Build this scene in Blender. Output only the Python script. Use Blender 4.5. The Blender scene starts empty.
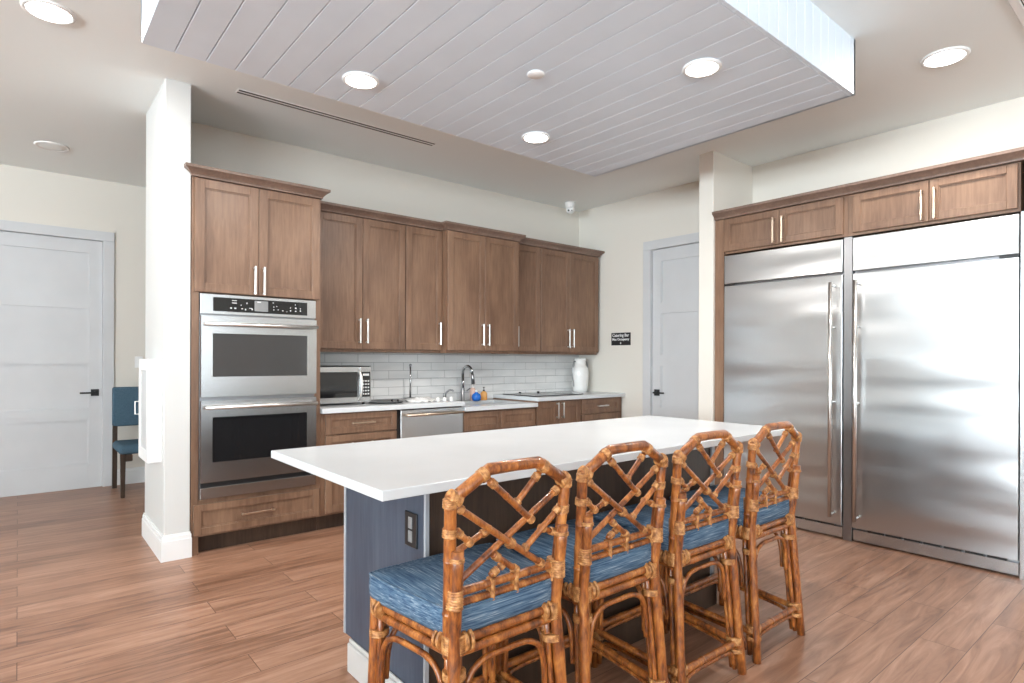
import bpy, bmesh, math, random
from mathutils import Vector, Matrix
random.seed(7)
S = bpy.context.scene
COL = S.collection
PI = math.pi

# ------------------------------------------------------------------ camera
cam_d = bpy.data.cameras.new('camera')
cam = bpy.data.objects.new('camera', cam_d)
COL.objects.link(cam)
cam.location = (0, 0, 1.28)
cam.rotation_euler = (Matrix.Rotation(math.radians(50.2 - 90), 3, 'Z') @ Matrix.Rotation(math.radians(90), 3, 'X') @ Matrix.Rotation(math.radians(0.2), 3, 'Z')).to_euler()
cam_d.sensor_width = 36.0
cam_d.lens = 593.0 / 1024.0 * 36.0
cam_d.shift_y = (359.5 - 341.5) / 1024.0
cam_d.clip_start = 0.05
S.camera = cam

# ------------------------------------------------------------------ view, world, daylight
S.view_settings.view_transform = 'Standard'
S.view_settings.look = 'None'
S.view_settings.gamma = 1.0
S.view_settings.use_curve_mapping = False
S.view_settings.exposure = 0.40
S.cycles.use_denoising = True
S.cycles.max_bounces = 8
S.cycles.diffuse_bounces = 7
S.cycles.glossy_bounces = 4
S.cycles.sample_clamp_indirect = 6.0
S.cycles.caustics_reflective = False
S.cycles.caustics_refractive = False

w = bpy.data.worlds.new('sky')
S.world = w
w.use_nodes = True
w.node_tree.nodes['Background'].inputs[0].default_value = (0.90, 0.95, 1.0, 1)
w.node_tree.nodes['Background'].inputs[1].default_value = 1.6


def daylight(name, loc, rot, sx, sz, power, color=(0.80, 0.925, 1.0)):
    l = bpy.data.lights.new(name, 'AREA')
    l.shape = 'RECTANGLE'
    l.size, l.size_y, l.energy, l.color = sx, sz, power, color
    o = bpy.data.objects.new(name, l)
    COL.objects.link(o)
    o.location = loc
    o.rotation_euler = rot
    return o

XL, XR, YB, YF, H = -6.8, 5.15, -5.6, 7.15, 3.048      # room extents
WIN_L = [(-4.9, -2.7), (-2.3, -0.1), (0.3, 2.5)]        # y ranges, left wall
WIN_B = [(-5.6, -3.4), (-2.8, -0.6), (0.6, 2.8)]        # x ranges, wall behind the camera
ZW0, ZW1 = 0.55, 2.90
TILT, TILTB, PWL, PWB = 62, 60, 760, 170
for a, b in WIN_L:
    daylight('daylight', (XL - 0.75, (a + b) / 2, (ZW0 + ZW1) / 2), (0, math.radians(-90 - TILT), 0), ZW1 - ZW0, b - a, PWL)
for a, b in WIN_B:
    daylight('daylight', ((a + b) / 2, YB - 0.75, (ZW0 + ZW1) / 2), (math.radians(90 + TILTB), 0, 0), b - a, ZW1 - ZW0, PWB)


# ------------------------------------------------------------------ materials
def newmat(name):
    m = bpy.data.materials.new(name)
    m.use_nodes = True
    nt = m.node_tree
    return m, nt, nt.nodes['Principled BSDF']


def setp(b, color=None, rough=None, metal=None, spec=None, coat=None):
    if color is not None: b.inputs['Base Color'].default_value = (*color, 1)
    if rough is not None: b.inputs['Roughness'].default_value = rough
    if metal is not None: b.inputs['Metallic'].default_value = metal
    if spec is not None: b.inputs['Specular IOR Level'].default_value = spec
    if coat is not None: b.inputs['Coat Weight'].default_value = coat


def N(nt, t, **kw):
    n = nt.nodes.new(t)
    for k, v in kw.items():
        if k.startswith('i_'):
            n.inputs[k[2:].replace('_', ' ')].default_value = v
        else:
            setattr(n, k, v)
    return n


def coords(nt, scale=(1, 1, 1), rand=False, rot=(0, 0, 0)):
    tc = N(nt, 'ShaderNodeTexCoord')
    mp = N(nt, 'ShaderNodeMapping')
    mp.inputs['Scale'].default_value = scale
    mp.inputs['Rotation'].default_value = rot
    nt.links.new(tc.outputs['Object'], mp.inputs['Vector'])
    if rand:
        oi = N(nt, 'ShaderNodeObjectInfo')
        mu = N(nt, 'ShaderNodeMath', operation='MULTIPLY')
        mu.inputs[1].default_value = 37.0
        nt.links.new(oi.outputs['Random'], mu.inputs[0])
        nt.links.new(mu.outputs[0], mp.inputs['Location'])
    return mp.outputs['Vector']


def noise(nt, vec, scale=5, detail=3, rough=.5, dist=0.0):
    n = N(nt, 'ShaderNodeTexNoise')
    n.inputs['Scale'].default_value = scale
    n.inputs['Detail'].default_value = detail
    n.inputs['Roughness'].default_value = rough
    n.inputs['Distortion'].default_value = dist
    nt.links.new(vec, n.inputs['Vector'])
    return n.outputs['Fac']


def ramp(nt, fac, stops):
    r = N(nt, 'ShaderNodeValToRGB')
    el = r.color_ramp.elements
    while len(el) < len(stops): el.new(0.5)
    for e, (p, c) in zip(el, stops):
        e.position = p
        e.color = (*c, 1)
    nt.links.new(fac, r.inputs[0])
    return r.outputs[0]


def bump(nt, b, h, strength=.1, dist=.002):
    n = N(nt, 'ShaderNodeBump')
    n.inputs['Strength'].default_value = strength
    n.inputs['Distance'].default_value = dist
    nt.links.new(h, n.inputs['Height'])
    nt.links.new(n.outputs[0], b.inputs['Normal'])


def plain(name, color, rough=.5, metal=0.0, spec=None, coat=None):
    m, nt, b = newmat(name)
    setp(b, color, rough, metal, spec, coat)
    v = coords(nt)
    f = noise(nt, v, 3.0, 2)
    c = ramp(nt, f, [(0.3, tuple(x * .97 for x in color)), (0.7, tuple(min(1, x * 1.03) for x in color))])
    nt.links.new(c, b.inputs['Base Color'])
    return m


def wall_paint(name, color, rough=.75):
    m, nt, b = newmat(name)
    setp(b, color, rough, 0, .3)
    v = coords(nt)
    bump(nt, b, noise(nt, v, 220, 2), .08, .001)
    return m


def cab_wood(name, dark, mid, light):
    m, nt, b = newmat(name)
    setp(b, mid, .38, 0, .45)
    v = coords(nt, (14, 14, 1.1), True)
    f = noise(nt, v, 4.0, 6, .62, .6)
    v2 = coords(nt, (2.2, 2.2, .8), True)
    f2 = noise(nt, v2, 2.0, 3)
    mx = N(nt, 'ShaderNodeMath', operation='ADD')
    mu = N(nt, 'ShaderNodeMath', operation='MULTIPLY')
    mu.inputs[1].default_value = .5
    nt.links.new(f, mx.inputs[0]); nt.links.new(f2, mx.inputs[1]); nt.links.new(mx.outputs[0], mu.inputs[0])
    c = ramp(nt, mu.outputs[0], [(.36, dark), (.5, mid), (.64, light)])
    nt.links.new(c, b.inputs['Base Color'])
    bump(nt, b, f, .05, .001)
    return m


def steel(name, color, rough=.24, wav=0.0, streak=(2, 2, 300)):
    m, nt, b = newmat(name)
    setp(b, color, rough, 1.0)
    v = coords(nt, streak, True)
    f = noise(nt, v, 3.0, 3)
    r = N(nt, 'ShaderNodeMapRange')
    r.inputs['To Min'].default_value = rough - .02
    r.inputs['To Max'].default_value = rough + .03
    b1 = N(nt, 'ShaderNodeBump'); b1.inputs['Strength'].default_value = .006; b1.inputs['Distance'].default_value = .0003
    nt.links.new(f, b1.inputs['Height'])
    if wav > 0:
        v2 = coords(nt, (.55, .55, 2.6), True)
        f2 = noise(nt, v2, 1.3, 1.0)
        b2 = N(nt, 'ShaderNodeBump'); b2.inputs['Strength'].default_value = 1.0; b2.inputs['Distance'].default_value = wav
        nt.links.new(f2, b2.inputs['Height'])
        nt.links.new(b1.outputs[0], b2.inputs['Normal'])
        nt.links.new(b2.outputs[0], b.inputs['Normal'])
    else:
        nt.links.new(b1.outputs[0], b.inputs['Normal'])
    return m


def emit(name, color, strength):
    m, nt, b = newmat(name)
    setp(b, color, .4)
    b.inputs['Emission Color'].default_value = (*color, 1)
    b.inputs['Emission Strength'].default_value = strength
    return m


M = {}
M['wall'] = wall_paint('warm white wall paint', (.69, .655, .595))
M['ceil'] = wall_paint('warm white ceiling paint', (.85, .89, .885))
M['trim'] = plain('white trim paint', (.80, .80, .795), .42)
M['column'] = wall_paint('pale column paint', (.62, .62, .605), .6)
M['doorp'] = plain('cool white door paint', (.57, .575, .585), .42)
M['wood'] = cab_wood('brown maple stain', (.135, .073, .045), (.195, .110, .068), (.250, .148, .093))
M['crown'] = cab_wood('brown maple crown', (.135, .085, .062), (.175, .112, .084), (.22, .145, .11))
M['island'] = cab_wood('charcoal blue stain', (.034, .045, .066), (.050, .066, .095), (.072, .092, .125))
M['steel'] = steel('brushed stainless', (.50, .505, .51), .27)
M['steelw'] = steel('wavy brushed stainless', (.50, .505, .51), .29, .034)
M['nickel'] = plain('satin nickel pulls', (.78, .76, .73), .28, 1.0)
M['bronze'] = plain('champagne pulls', (.58, .46, .36), .30, 1.0)
M['strip'] = plain('pale edge strip', (.36, .37, .39), .35)
M['ibase'] = plain('greige baseboard paint', (.50, .48, .46), .45)
M['dsteel'] = steel('dark steel', (.30, .30, .31), .3)
M['black'] = plain('black metal', (.012, .012, .013), .4)
M['bglass'] = plain('black glass', (.012, .012, .013), .06, 0, .6)
M['dglass'] = plain('oven glass with painted reflection', (.035, .035, .037), .07, 0, .9)  # greyer copy of the black glass, standing in for a room reflection
M['quartz'] = plain('white quartz', (.62, .64, .655), .22)
M['white'] = plain('white plastic', (.82, .82, .81), .4)
M['ceramic'] = plain('white glazed ceramic', (.80, .79, .77), .18)
M['display'] = plain('grey display', (.22, .22, .22), .3)
M['mark'] = plain('pale printed marks', (.62, .62, .62), .5)
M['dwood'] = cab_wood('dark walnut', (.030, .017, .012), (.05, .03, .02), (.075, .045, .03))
M['gap'] = plain('shadow gap', (.02, .016, .014), .8)
M['ship'] = plain('pale grey shiplap paint', (.72, .81, .90), .5)
M['shipw'] = plain('shiplap groove edge', (.74, .76, .79), .5)
M['lamp'] = emit('lit lamp lens', (1.0, .97, .92), 9.0)
M['blueliq'] = plain('blue dish soap', (.02, .16, .62), .15)
M['orange'] = plain('amber hand soap', (.80, .40, .12), .2)
M['peach'] = plain('peach soap bottle', (.82, .55, .45), .25)
M['frost'] = plain('frosted glass', (.55, .56, .56), .3)


def floor_mat():
    m, nt, b = newmat('wood plank floor')
    setp(b, (.3, .2, .1), .33, 0, .38)
    v = coords(nt)
    br = N(nt, 'ShaderNodeTexBrick')
    br.offset = .37; br.offset_frequency = 2
    br.inputs['Scale'].default_value = 1.0
    br.inputs['Brick Width'].default_value = 1.22
    br.inputs['Row Height'].default_value = .18
    br.inputs['Mortar Size'].default_value = .0016
    br.inputs['Mortar Smooth'].default_value = .1
    br.inputs['Bias'].default_value = 0
    br.inputs['Color1'].default_value = (0, 0, 0, 1)
    br.inputs['Color2'].default_value = (1, 1, 1, 1)
    br.inputs['Mortar'].default_value = (.5, .5, .5, 1)
    nt.links.new(v, br.inputs['Vector'])
    # a per-plank shift of the grain
    sep = N(nt, 'ShaderNodeVectorMath', operation='MULTIPLY_ADD')
    sep.inputs[1].default_value = (7, 3, 5)
    v1 = coords(nt, (.9, 9, 1))
    nt.links.new(br.outputs['Color'], sep.inputs[0]); nt.links.new(v1, sep.inputs[2])
    f = noise(nt, sep.outputs[0], 2.2, 7, .62, 1.1)
    v3 = coords(nt, (.35, 1.6, 1))
    f3 = noise(nt, v3, 1.5, 3, .5, .4)
    a = N(nt, 'ShaderNodeMath', operation='MULTIPLY_ADD')
    a.inputs[1].default_value = .72; nt.links.new(f, a.inputs[0])
    a2 = N(nt, 'ShaderNodeMath', operation='MULTIPLY'); a2.inputs[1].default_value = .20
    nt.links.new(f3, a2.inputs[0]); nt.links.new(a2.outputs[0], a.inputs[2])
    a3 = N(nt, 'ShaderNodeMath', operation='MULTIPLY_ADD')
    a3.inputs[1].default_value = .12; nt.links.new(br.outputs['Color'], a3.inputs[0]); nt.links.new(a.outputs[0], a3.inputs[2])
    c = ramp(nt, a3.outputs[0], [(.36, (.165, .078, .045)), (.46, (.27, .135, .082)), (.56, (.36, .19, .12)), (.68, (.46, .27, .185))])
    mx = N(nt, 'ShaderNodeMix', data_type='RGBA')
    nt.links.new(br.outputs['Fac'], mx.inputs['Factor'])
    nt.links.new(c, mx.inputs['A']); mx.inputs['B'].default_value = (.11, .055, .035, 1)
    nt.links.new(mx.outputs['Result'], b.inputs['Base Color'])
    rr = N(nt, 'ShaderNodeMapRange')
    rr.inputs['To Min'].default_value = .24; rr.inputs['To Max'].default_value = .42
    nt.links.new(f, rr.inputs['Value']); nt.links.new(rr.outputs[0], b.inputs['Roughness'])
    bump(nt, b, f, .10, .002)
    return m


def rattan_mat():
    m, nt, b = newmat('scorched rattan')
    setp(b, (.4, .2, .06), .32, 0, .5, .25)
    v = coords(nt, (9, 9, 4), True)
    f = noise(nt, v, 3.0, 4, .6, .5)
    v2 = coords(nt, (60, 60, 12), True)
    f2 = noise(nt, v2, 3.0, 3)
    a = N(nt, 'ShaderNodeMath', operation='MULTIPLY_ADD')
    a.inputs[1].default_value = .3; nt.links.new(f2, a.inputs[0])
    mu = N(nt, 'ShaderNodeMath', operation='MULTIPLY'); mu.inputs[1].default_value = .72
    nt.links.new(f, mu.inputs[0]); nt.links.new(mu.outputs[0], a.inputs[2])
    c = ramp(nt, a.outputs[0], [(.36, (.065, .018, .007)), (.47, (.21, .058, .013)), (.58, (.37, .120, .025)), (.70, (.54, .22, .06))])
    nt.links.new(c, b.inputs['Base Color'])
    return m


def wrap_mat():
    m, nt, b = newmat('cane binding strips')
    setp(b, (.5, .3, .12), .42, 0, .45)
    v = coords(nt, (1, 1, 1), True)
    f = noise(nt, v, 70, 3)
    c = ramp(nt, f, [(.35, (.22, .080, .022)), (.55, (.45, .20, .065)), (.72, (.62, .33, .13))])
    nt.links.new(c, b.inputs['Base Color'])
    bump(nt, b, f, .25, .002)
    return m


def cushion_mat():
    m, nt, b = newmat('blue striated fabric')
    setp(b, (.1, .2, .35), .85, 0, .2)
    fa = noise(nt, coords(nt, (95, 3.6, 95), True), 2.4, 4, .6, .35)
    fb = noise(nt, coords(nt, (3.6, 95, 95), True), 2.4, 4, .6, .35)
    tc = N(nt, 'ShaderNodeTexCoord'); sp = N(nt, 'ShaderNodeSeparateXYZ'); nt.links.new(tc.outputs['Normal'], sp.inputs[0])
    ab = N(nt, 'ShaderNodeMath', operation='ABSOLUTE'); nt.links.new(sp.outputs['Y'], ab.inputs[0])
    gt = N(nt, 'ShaderNodeMath', operation='GREATER_THAN'); gt.inputs[1].default_value = .6; nt.links.new(ab.outputs[0], gt.inputs[0])
    mx = N(nt, 'ShaderNodeMix', data_type='FLOAT')
    nt.links.new(gt.outputs[0], mx.inputs[0]); nt.links.new(fa, mx.inputs[2]); nt.links.new(fb, mx.inputs[3])
    f = mx.outputs[0]
    c = ramp(nt, f, [(.34, (.026, .055, .105)), (.45, (.060, .110, .180)), (.57, (.115, .175, .245)), (.70, (.30, .35, .39))])
    nt.links.new(c, b.inputs['Base Color'])
    bump(nt, b, f, .25, .003)
    return m


def fabric_mat(name, dark, light):
    m, nt, b = newmat(name)
    setp(b, light, .9, 0, .2)
    v = coords(nt)
    f = noise(nt, v, 160, 2)
    c = ramp(nt, f, [(.3, dark), (.7, light)])
    nt.links.new(c, b.inputs['Base Color'])
    bump(nt, b, f, .2, .001)
    return m


M['floor'] = floor_mat()
M['rattan'] = rattan_mat()
M['wrap'] = wrap_mat()
M['cushion'] = cushion_mat()
M['bluefab'] = fabric_mat('slate blue upholstery', (.050, .090, .125), (.075, .130, .175))


def tile_mat():
    m, nt, b = newmat('white glazed tile')
    setp(b, (.66, .68, .69), .16, 0, .5)
    v = coords(nt, (3.3, 1, 13.1))
    f = noise(nt, v, 1.0, 1)
    c = ramp(nt, f, [(.3, (.66, .66, .655)), (.7, (.76, .755, .745))])
    nt.links.new(c, b.inputs['Base Color'])
    return m
M['tile'] = tile_mat()
M['grout'] = plain('pale grey grout', (.30, .30, .30), .8)


# ------------------------------------------------------------------ mesh helpers
def bx(bm, x0, x1, y0, y1, z0, z1, bev=0.0, seg=1):
    r = bmesh.ops.create_cube(bm, size=1.0)
    vs = r['verts']
    sx, sy, sz = x1 - x0, y1 - y0, z1 - z0
    for v in vs:
        v.co = Vector(((v.co.x + .5) * sx + x0, (v.co.y + .5) * sy + y0, (v.co.z + .5) * sz + z0))
    if bev > 0:
        es = list({e for v in vs for e in v.link_edges})
        bmesh.ops.bevel(bm, geom=es, offset=min(bev, abs(sx) * .45, abs(sy) * .45, abs(sz) * .45), segments=seg, affect='EDGES', profile=.5)
    return bm


def tube(bm, pts, rad, n=10, cap=True):
    pts = [Vector(p) for p in pts]
    rads = rad if isinstance(rad, (list, tuple)) else [rad] * len(pts)
    tang = []
    for i in range(len(pts)):
        a = pts[max(0, i - 1)]; b = pts[min(len(pts) - 1, i + 1)]
        tang.append((b - a).normalized())
    t0 = tang[0]
    up = Vector((0, 0, 1)) if abs(t0.z) < .9 else Vector((1, 0, 0))
    nrm = t0.cross(up).normalized()
    rings = []
    for i, p in enumerate(pts):
        t = tang[i]
        nrm = (nrm - t * nrm.dot(t))
        nrm = nrm.normalized() if nrm.length > 1e-6 else t.orthogonal().normalized()
        bi = t.cross(nrm)
        rings.append([bm.verts.new(p + (nrm * math.cos(2 * PI * k / n) + bi * math.sin(2 * PI * k / n)) * rads[i]) for k in range(n)])
    for i in range(len(rings) - 1):
        for k in range(n):
            f = bm.faces.new((rings[i][k], rings[i][(k + 1) % n], rings[i + 1][(k + 1) % n], rings[i + 1][k]))
            f.smooth = True
    if cap:
        bm.faces.new(list(reversed(rings[0])))
        bm.faces.new(rings[-1])
    return bm


def lathe(bm, prof, loc=(0, 0, 0), n=24, axis='z'):
    rings = []
    for r, z in prof:
        ring = []
        for k in range(n):
            a = 2 * PI * k / n
            c = Vector((r * math.cos(a), r * math.sin(a), z))
            if axis == 'y': c = Vector((c.x, c.z, -c.y))
            if axis == 'x': c = Vector((c.z, c.y, -c.x))
            ring.append(bm.verts.new(c + Vector(loc)))
        rings.append(ring)
    for i in range(len(rings) - 1):
        for k in range(n):
            f = bm.faces.new((rings[i][k], rings[i][(k + 1) % n], rings[i + 1][(k + 1) % n], rings[i + 1][k]))
            f.smooth = True
    bm.faces.new(list(reversed(rings[0])))
    bm.faces.new(rings[-1])
    return bm


def obj(name, bm, mat, parent=None, label=None):
    bmesh.ops.recalc_face_normals(bm, faces=bm.faces[:])
    me = bpy.data.meshes.new(name)
    bm.to_mesh(me); bm.free()
    me.materials.append(M[mat] if isinstance(mat, str) else mat)
    o = bpy.data.objects.new(name, me)
    COL.objects.link(o)
    if parent is not None: o.parent = parent
    if label: o['label'] = label
    return o


def B(): return bmesh.new()


def objs(name, bm, mat, parent=None, label=None):
    """link every loose piece of bm as a mesh object of its own"""
    left = set(bm.faces[:]); out = []
    groups = []
    while left:
        f = next(iter(left)); st = [f]; left.discard(f); g = []
        while st:
            q = st.pop(); g.append(q)
            for e in q.edges:
                for n in e.link_faces:
                    if n in left: left.discard(n); st.append(n)
        groups.append(g)
    groups.sort(key=lambda g: min(f.index for f in g))
    for g in groups:
        nb = bmesh.new(); mp = {}
        for f in g:
            vs = []
            for v in f.verts:
                if v not in mp: mp[v] = nb.verts.new(v.co)
                vs.append(mp[v])
            nf = nb.faces.new(vs); nf.smooth = f.smooth
        out.append(obj(name, nb, mat, parent, label))
    bm.free()
    return out


def tag(o, label, cat, group=None):
    o['label'] = label; o['category'] = cat
    if group: o['group'] = group
    return o


def thing(name, label, cat, loc=(0, 0, 0), rotz=0.0, group=None):
    o = bpy.data.objects.new(name, None)
    COL.objects.link(o)
    o.empty_display_size = .1
    o.location = loc; o.rotation_euler = (0, 0, rotz)
    return tag(o, label, cat, group)


def struct(name, bm, mat, parent=None):
    o = obj(name, bm, mat, parent)
    o['kind'] = 'structure'
    return o


def dup(root, loc, rotz, label, group):
    def cp(o, parent):
        c = o.copy(); COL.objects.link(c)
        c.parent = parent
        for ch in list(o.children): cp(ch, c)
        return c
    r = cp(root, None)
    r.location = loc; r.rotation_euler = (0, 0, rotz)
    r['label'] = label; r['group'] = group
    return r


def text_mesh(name, body, size, mat, parent, loc, rot, bold=.0):
    cu = bpy.data.curves.new(name, 'FONT')
    cu.body = body; cu.size = size; cu.align_x = 'CENTER'; cu.align_y = 'CENTER'
    cu.extrude = .0006; cu.offset = bold
    t = bpy.data.objects.new(name + '_tmp', cu)
    COL.objects.link(t)
    dg = bpy.context.evaluated_depsgraph_get()
    me = bpy.data.meshes.new_from_object(t.evaluated_get(dg))
    bpy.data.objects.remove(t); bpy.data.curves.remove(cu)
    me.materials.clear(); me.materials.append(M[mat])
    o = bpy.data.objects.new(name, me)
    COL.objects.link(o)
    o.parent = parent; o.location = loc; o.rotation_euler = rot
    return o


# ------------------------------------------------------------------ room shell
bm = B(); bx(bm, XL, XR + .15, YB, YF + .15, -.1, 0); struct('floor', bm, 'floor')
bm = B(); bx(bm, XL - .15, XR + .15, YB - .15, YF + .15, H, H + .12); struct('ceiling', bm, 'ceil')
bm = B(); bx(bm, XR, XR + .15, YB, 2.96, 0, H); bx(bm, XR, XR + .15, 3.90, YF + .15, 0, H); bx(bm, XR, XR + .15, 2.96, 3.90, 2.46, H)
struct('wall_right', bm, 'wall')
YK = 4.94     # kitchen wall face
bm = B(); bx(bm, .8565, XR, YK, 5.0, 0, H); struct('wall_kitchen', bm, 'wall')
bm = B(); bx(bm, .708, .856, 4.27, 5.0, 0, H, .004); struct('wall_column', bm, 'column')
bm = B(); bx(bm, 4.50, XR, 2.757, 2.895, 0, H, .004); struct('wall_stub', bm, 'wall')
# far wall with door opening x -.30 .. .65
bm = B(); bx(bm, XL, -.31, YF, YF + .15, 0, H); bx(bm, .65, XR, YF, YF + .15, 0, H); bx(bm, -.31, .65, YF, YF + .15, 2.445, H)
struct('wall_far', bm, 'wall')


def window_wall(name, spans, horizontal):
    bm = B()
    lo, hi = (XL, XR) if horizontal else (YB, YF)
    def seg(a, b, z0, z1):
        if horizontal: bx(bm, a, b, YB - .15, YB, z0, z1)
        else: bx(bm, XL - .15, XL, a, b, z0, z1)
    seg(lo, hi, 0, ZW0); seg(lo, hi, ZW1, H)
    p = lo
    for a, b in spans:
        seg(p, a, ZW0, ZW1); p = b
    seg(p, hi, ZW0, ZW1)
    struct(name, bm, 'wall')


window_wall('wall_left', WIN_L, False)
window_wall('wall_behind', WIN_B, True)


def glass_mat():
    m = bpy.data.materials.new('clear window glass'); m.use_nodes = True
    nt = m.node_tree; nt.nodes.clear()
    o = nt.nodes.new('ShaderNodeOutputMaterial'); mx = nt.nodes.new('ShaderNodeMixShader')
    t = nt.nodes.new('ShaderNodeBsdfTransparent'); g = nt.nodes.new('ShaderNodeBsdfGlossy')
    g.inputs['Roughness'].default_value = .02
    mx.inputs[0].default_value = .06
    nt.links.new(t.outputs[0], mx.inputs[1]); nt.links.new(g.outputs[0], mx.inputs[2]); nt.links.new(mx.outputs[0], o.inputs[0])
    return m
M['glass'] = glass_mat()


def window(i, a, b, horizontal):
    fr = B(); pn = B()
    def bb(m, p, q, d0, d1, z0, z1):
        if horizontal: bx(m, p, q, YB - d1, YB - d0, z0, z1)
        else: bx(m, XL - d1, XL - d0, p, q, z0, z1)
    t = .06
    bb(fr, a, a + t, -.01, .10, ZW0, ZW1); bb(fr, b - t, b, -.01, .10, ZW0, ZW1)
    bb(fr, a, b, -.01, .10, ZW0, ZW0 + t); bb(fr, a, b, -.01, .10, ZW1 - t, ZW1)
    c = (a + b) / 2
    bb(fr, c - .03, c + .03, 0, .09, ZW0 + t, ZW1 - t)
    bb(fr, a + t, b - t, .01, .08, 1.55, 1.60)
    o = struct('window_%d' % i, fr, 'trim')
    bb(pn, a + t, b - t, .045, .050, ZW0 + t, ZW1 - t)
    struct('window_pane', pn, 'glass', o)


k = 1
for a, b in WIN_L: window(k, a, b, False); k += 1
for a, b in WIN_B: window(k, a, b, True); k += 1


# baseboards
def baseprof(bm, pts, h=.16, t=.016):
    # straight run of baseboard along pts (x,y) polyline, outward normal to the left of travel
    for (x0, y0), (x1, y1) in zip(pts[:-1], pts[1:]):
        d = Vector((x1 - x0, y1 - y0, 0)); L = d.length; d.normalize(); n = Vector((-d.y, d.x, 0))
        prof = [(0, 0), (t, 0), (t, h - .035), (t * .7, h - .028), (t * .7, h - .012), (t * .35, h), (0, h)]
        ra = [bm.verts.new(Vector((x0, y0, 0)) + n * p + Vector((0, 0, z))) for p, z in prof]
        rb = [bm.verts.new(Vector((x1, y1, 0)) + n * p + Vector((0, 0, z))) for p, z in prof]
        m = len(prof)
        for i in range(m): bm.faces.new((ra[i], ra[(i + 1) % m], rb[(i + 1) % m], rb[i]))
        bm.faces.new(ra); bm.faces.new(list(reversed(rb)))


bm = B()
t = .018
bx(bm, .708 - t, .858 + .006, 4.27 - t, 4.27, 0, .125); bx(bm, .708 - t * .75, .858 + .004, 4.27 - t * .75, 4.27, .125, .150); bx(bm, .708 - t * .4, .858, 4.27 - t * .4, 4.27, .150, .163)
bx(bm, .708 - t, .708, 4.268, 5.0, 0, .125); bx(bm, .708 - t * .75, .708, 4.268, 5.0, .125, .150); bx(bm, .708 - t * .4, .708, 4.268, 5.0, .150, .163)
struct('baseboard_column', bm, 'trim')
bm = B(); baseprof(bm, [(XR, YF), (.752, YF)]); struct('baseboard_far', bm, 'trim')
bm = B(); baseprof(bm, [(XR, 2.90), (XR, 2.955)]); baseprof(bm, [(XR, 4.0), (XR, 4.25)]); baseprof(bm, [(XR, YB), (XR, .66)]); struct('baseboard_right', bm, 'trim')
bm = B(); baseprof(bm, [(XL, YF), (XL, YB)]); struct('baseboard_left', bm, 'trim')
bm = B(); baseprof(bm, [(4.50, 2.897), (4.50, 2.757)]); struct('baseboard_stub', bm, 'trim')


# panelled doors: local origin bottom-left of the slab front face, front is -y
def panel_door(root_name, W, Hd, parent_loc, rotz, lever_side, casing_left=True):
    bm = B()
    st, top, rail, bot, n = .105, .125, .115, .235, 4
    ph = (Hd - top - bot - rail * (n - 1)) / n
    bx(bm, 0, st, 0, .04, 0, Hd, .001); bx(bm, W - st, W, 0, .04, 0, Hd, .001)
    bx(bm, st, W - st, 0, .04, 0, bot); bx(bm, st, W - st, 0, .04, Hd - top, Hd)
    z = bot
    for i in range(n):
        bx(bm, st, W - st, .018, .036, z, z + ph)
        # sticking
        bx(bm, st, W - st, .009, .019, z, z + .008)
        bx(bm, st, st + .008, .009, .019, z, z + ph); bx(bm, W - st - .008, W - st, .009, .019, z, z + ph)
        z += ph
        if i < n - 1:
            bx(bm, st, W - st, 0, .04, z, z + rail); z += rail
    d = struct(root_name, bm, 'doorp')
    d.location = parent_loc; d.rotation_euler = (0, 0, rotz)
    # casing and jamb
    c = B(); cw = .098
    bx(c, -cw, -.004, -.040, -.018, 0, Hd + .004, .003); bx(c, W + .004, W + cw, -.040, -.018, 0, Hd + .004, .003)
    bx(c, -cw, W + cw, -.040, -.018, Hd + .004, Hd + cw, .003)
    bx(c, -.018, -.004, -.020, .10, 0, Hd + .004); bx(c, W + .004, W + .010, -.020, .10, 0, Hd + .004); bx(c, -.018, W + .010, -.020, .10, Hd + .004, Hd + .010)
    obj('door_casing', c, 'doorp', d)
    h = B()
    lx = W - .058 if lever_side == 'r' else .062
    s = -1 if lever_side == 'r' else 1
    bx(h, lx - .033, lx + .033, -.010, 0, .905, .971, .002)
    tube(h, [(lx, 0, .938), (lx, -.055, .938)], .011, 10)
    bx(h, min(lx - s * .012, lx + s * .125), max(lx - s * .012, lx + s * .125), -.066, -.050, .930, .946, .003)
    obj('door_lever', h, 'black', d, 'black square-rose lever handle')
    sp = B(); ex = W + .0075 if lever_side == 'r' else -.0075
    bx(sp, ex - .003, ex + .003, -.024, -.006, .905, .975); obj('strike_plate', sp, 'black', d, 'black strike plate')
    return d


panel_door('door_1', .95, 2.44, (-.305, YF + .022, 0), 0, 'r')
panel_door('door_2', .92, 2.44, (XR + .022, 3.88, 0), -PI / 2, 'l')

# dropped shiplap ceiling panel
SX0, SX1, SY0, SY1, SZ = .435, 3.540, 1.303, 3.222, 2.743
bm = B(); bx(bm, SX0 + .02, SX1 - .02, SY0 + .021, SY1 - .02, SZ + .016, H); dropped = struct('ceiling_dropped', bm, 'shipw')
bm = B()
pw = .1355; x = SX0 + .002
while x < SX1 - .01:
    x2 = min(x + pw - .003, SX1 - .004)
    bx(bm, x, x2, SY0 + .021, SY1 - .001, SZ, SZ + .017, .0025)
    x += pw
bx(bm, SX0, SX0 + .02, SY0 + .021, SY1, SZ + .018, H); bx(bm, SX0, SX1, SY1 - .02, SY1, SZ + .018, H)
x = SX0
while x < SX1:
    x2 = min(x + .089 - .003, SX1)
    bx(bm, x, x2, SY0, SY0 + .02, SZ + .0, H, .0015)
    x += .089
y = SY0
while y < SY1:
    y2 = min(y + .089 - .003, SY1)
    bx(bm, SX1 - .02, SX1, y, y2, SZ, H, .0015)
    y += .089
struct('shiplap_boards', bm, 'ship', dropped)

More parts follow.
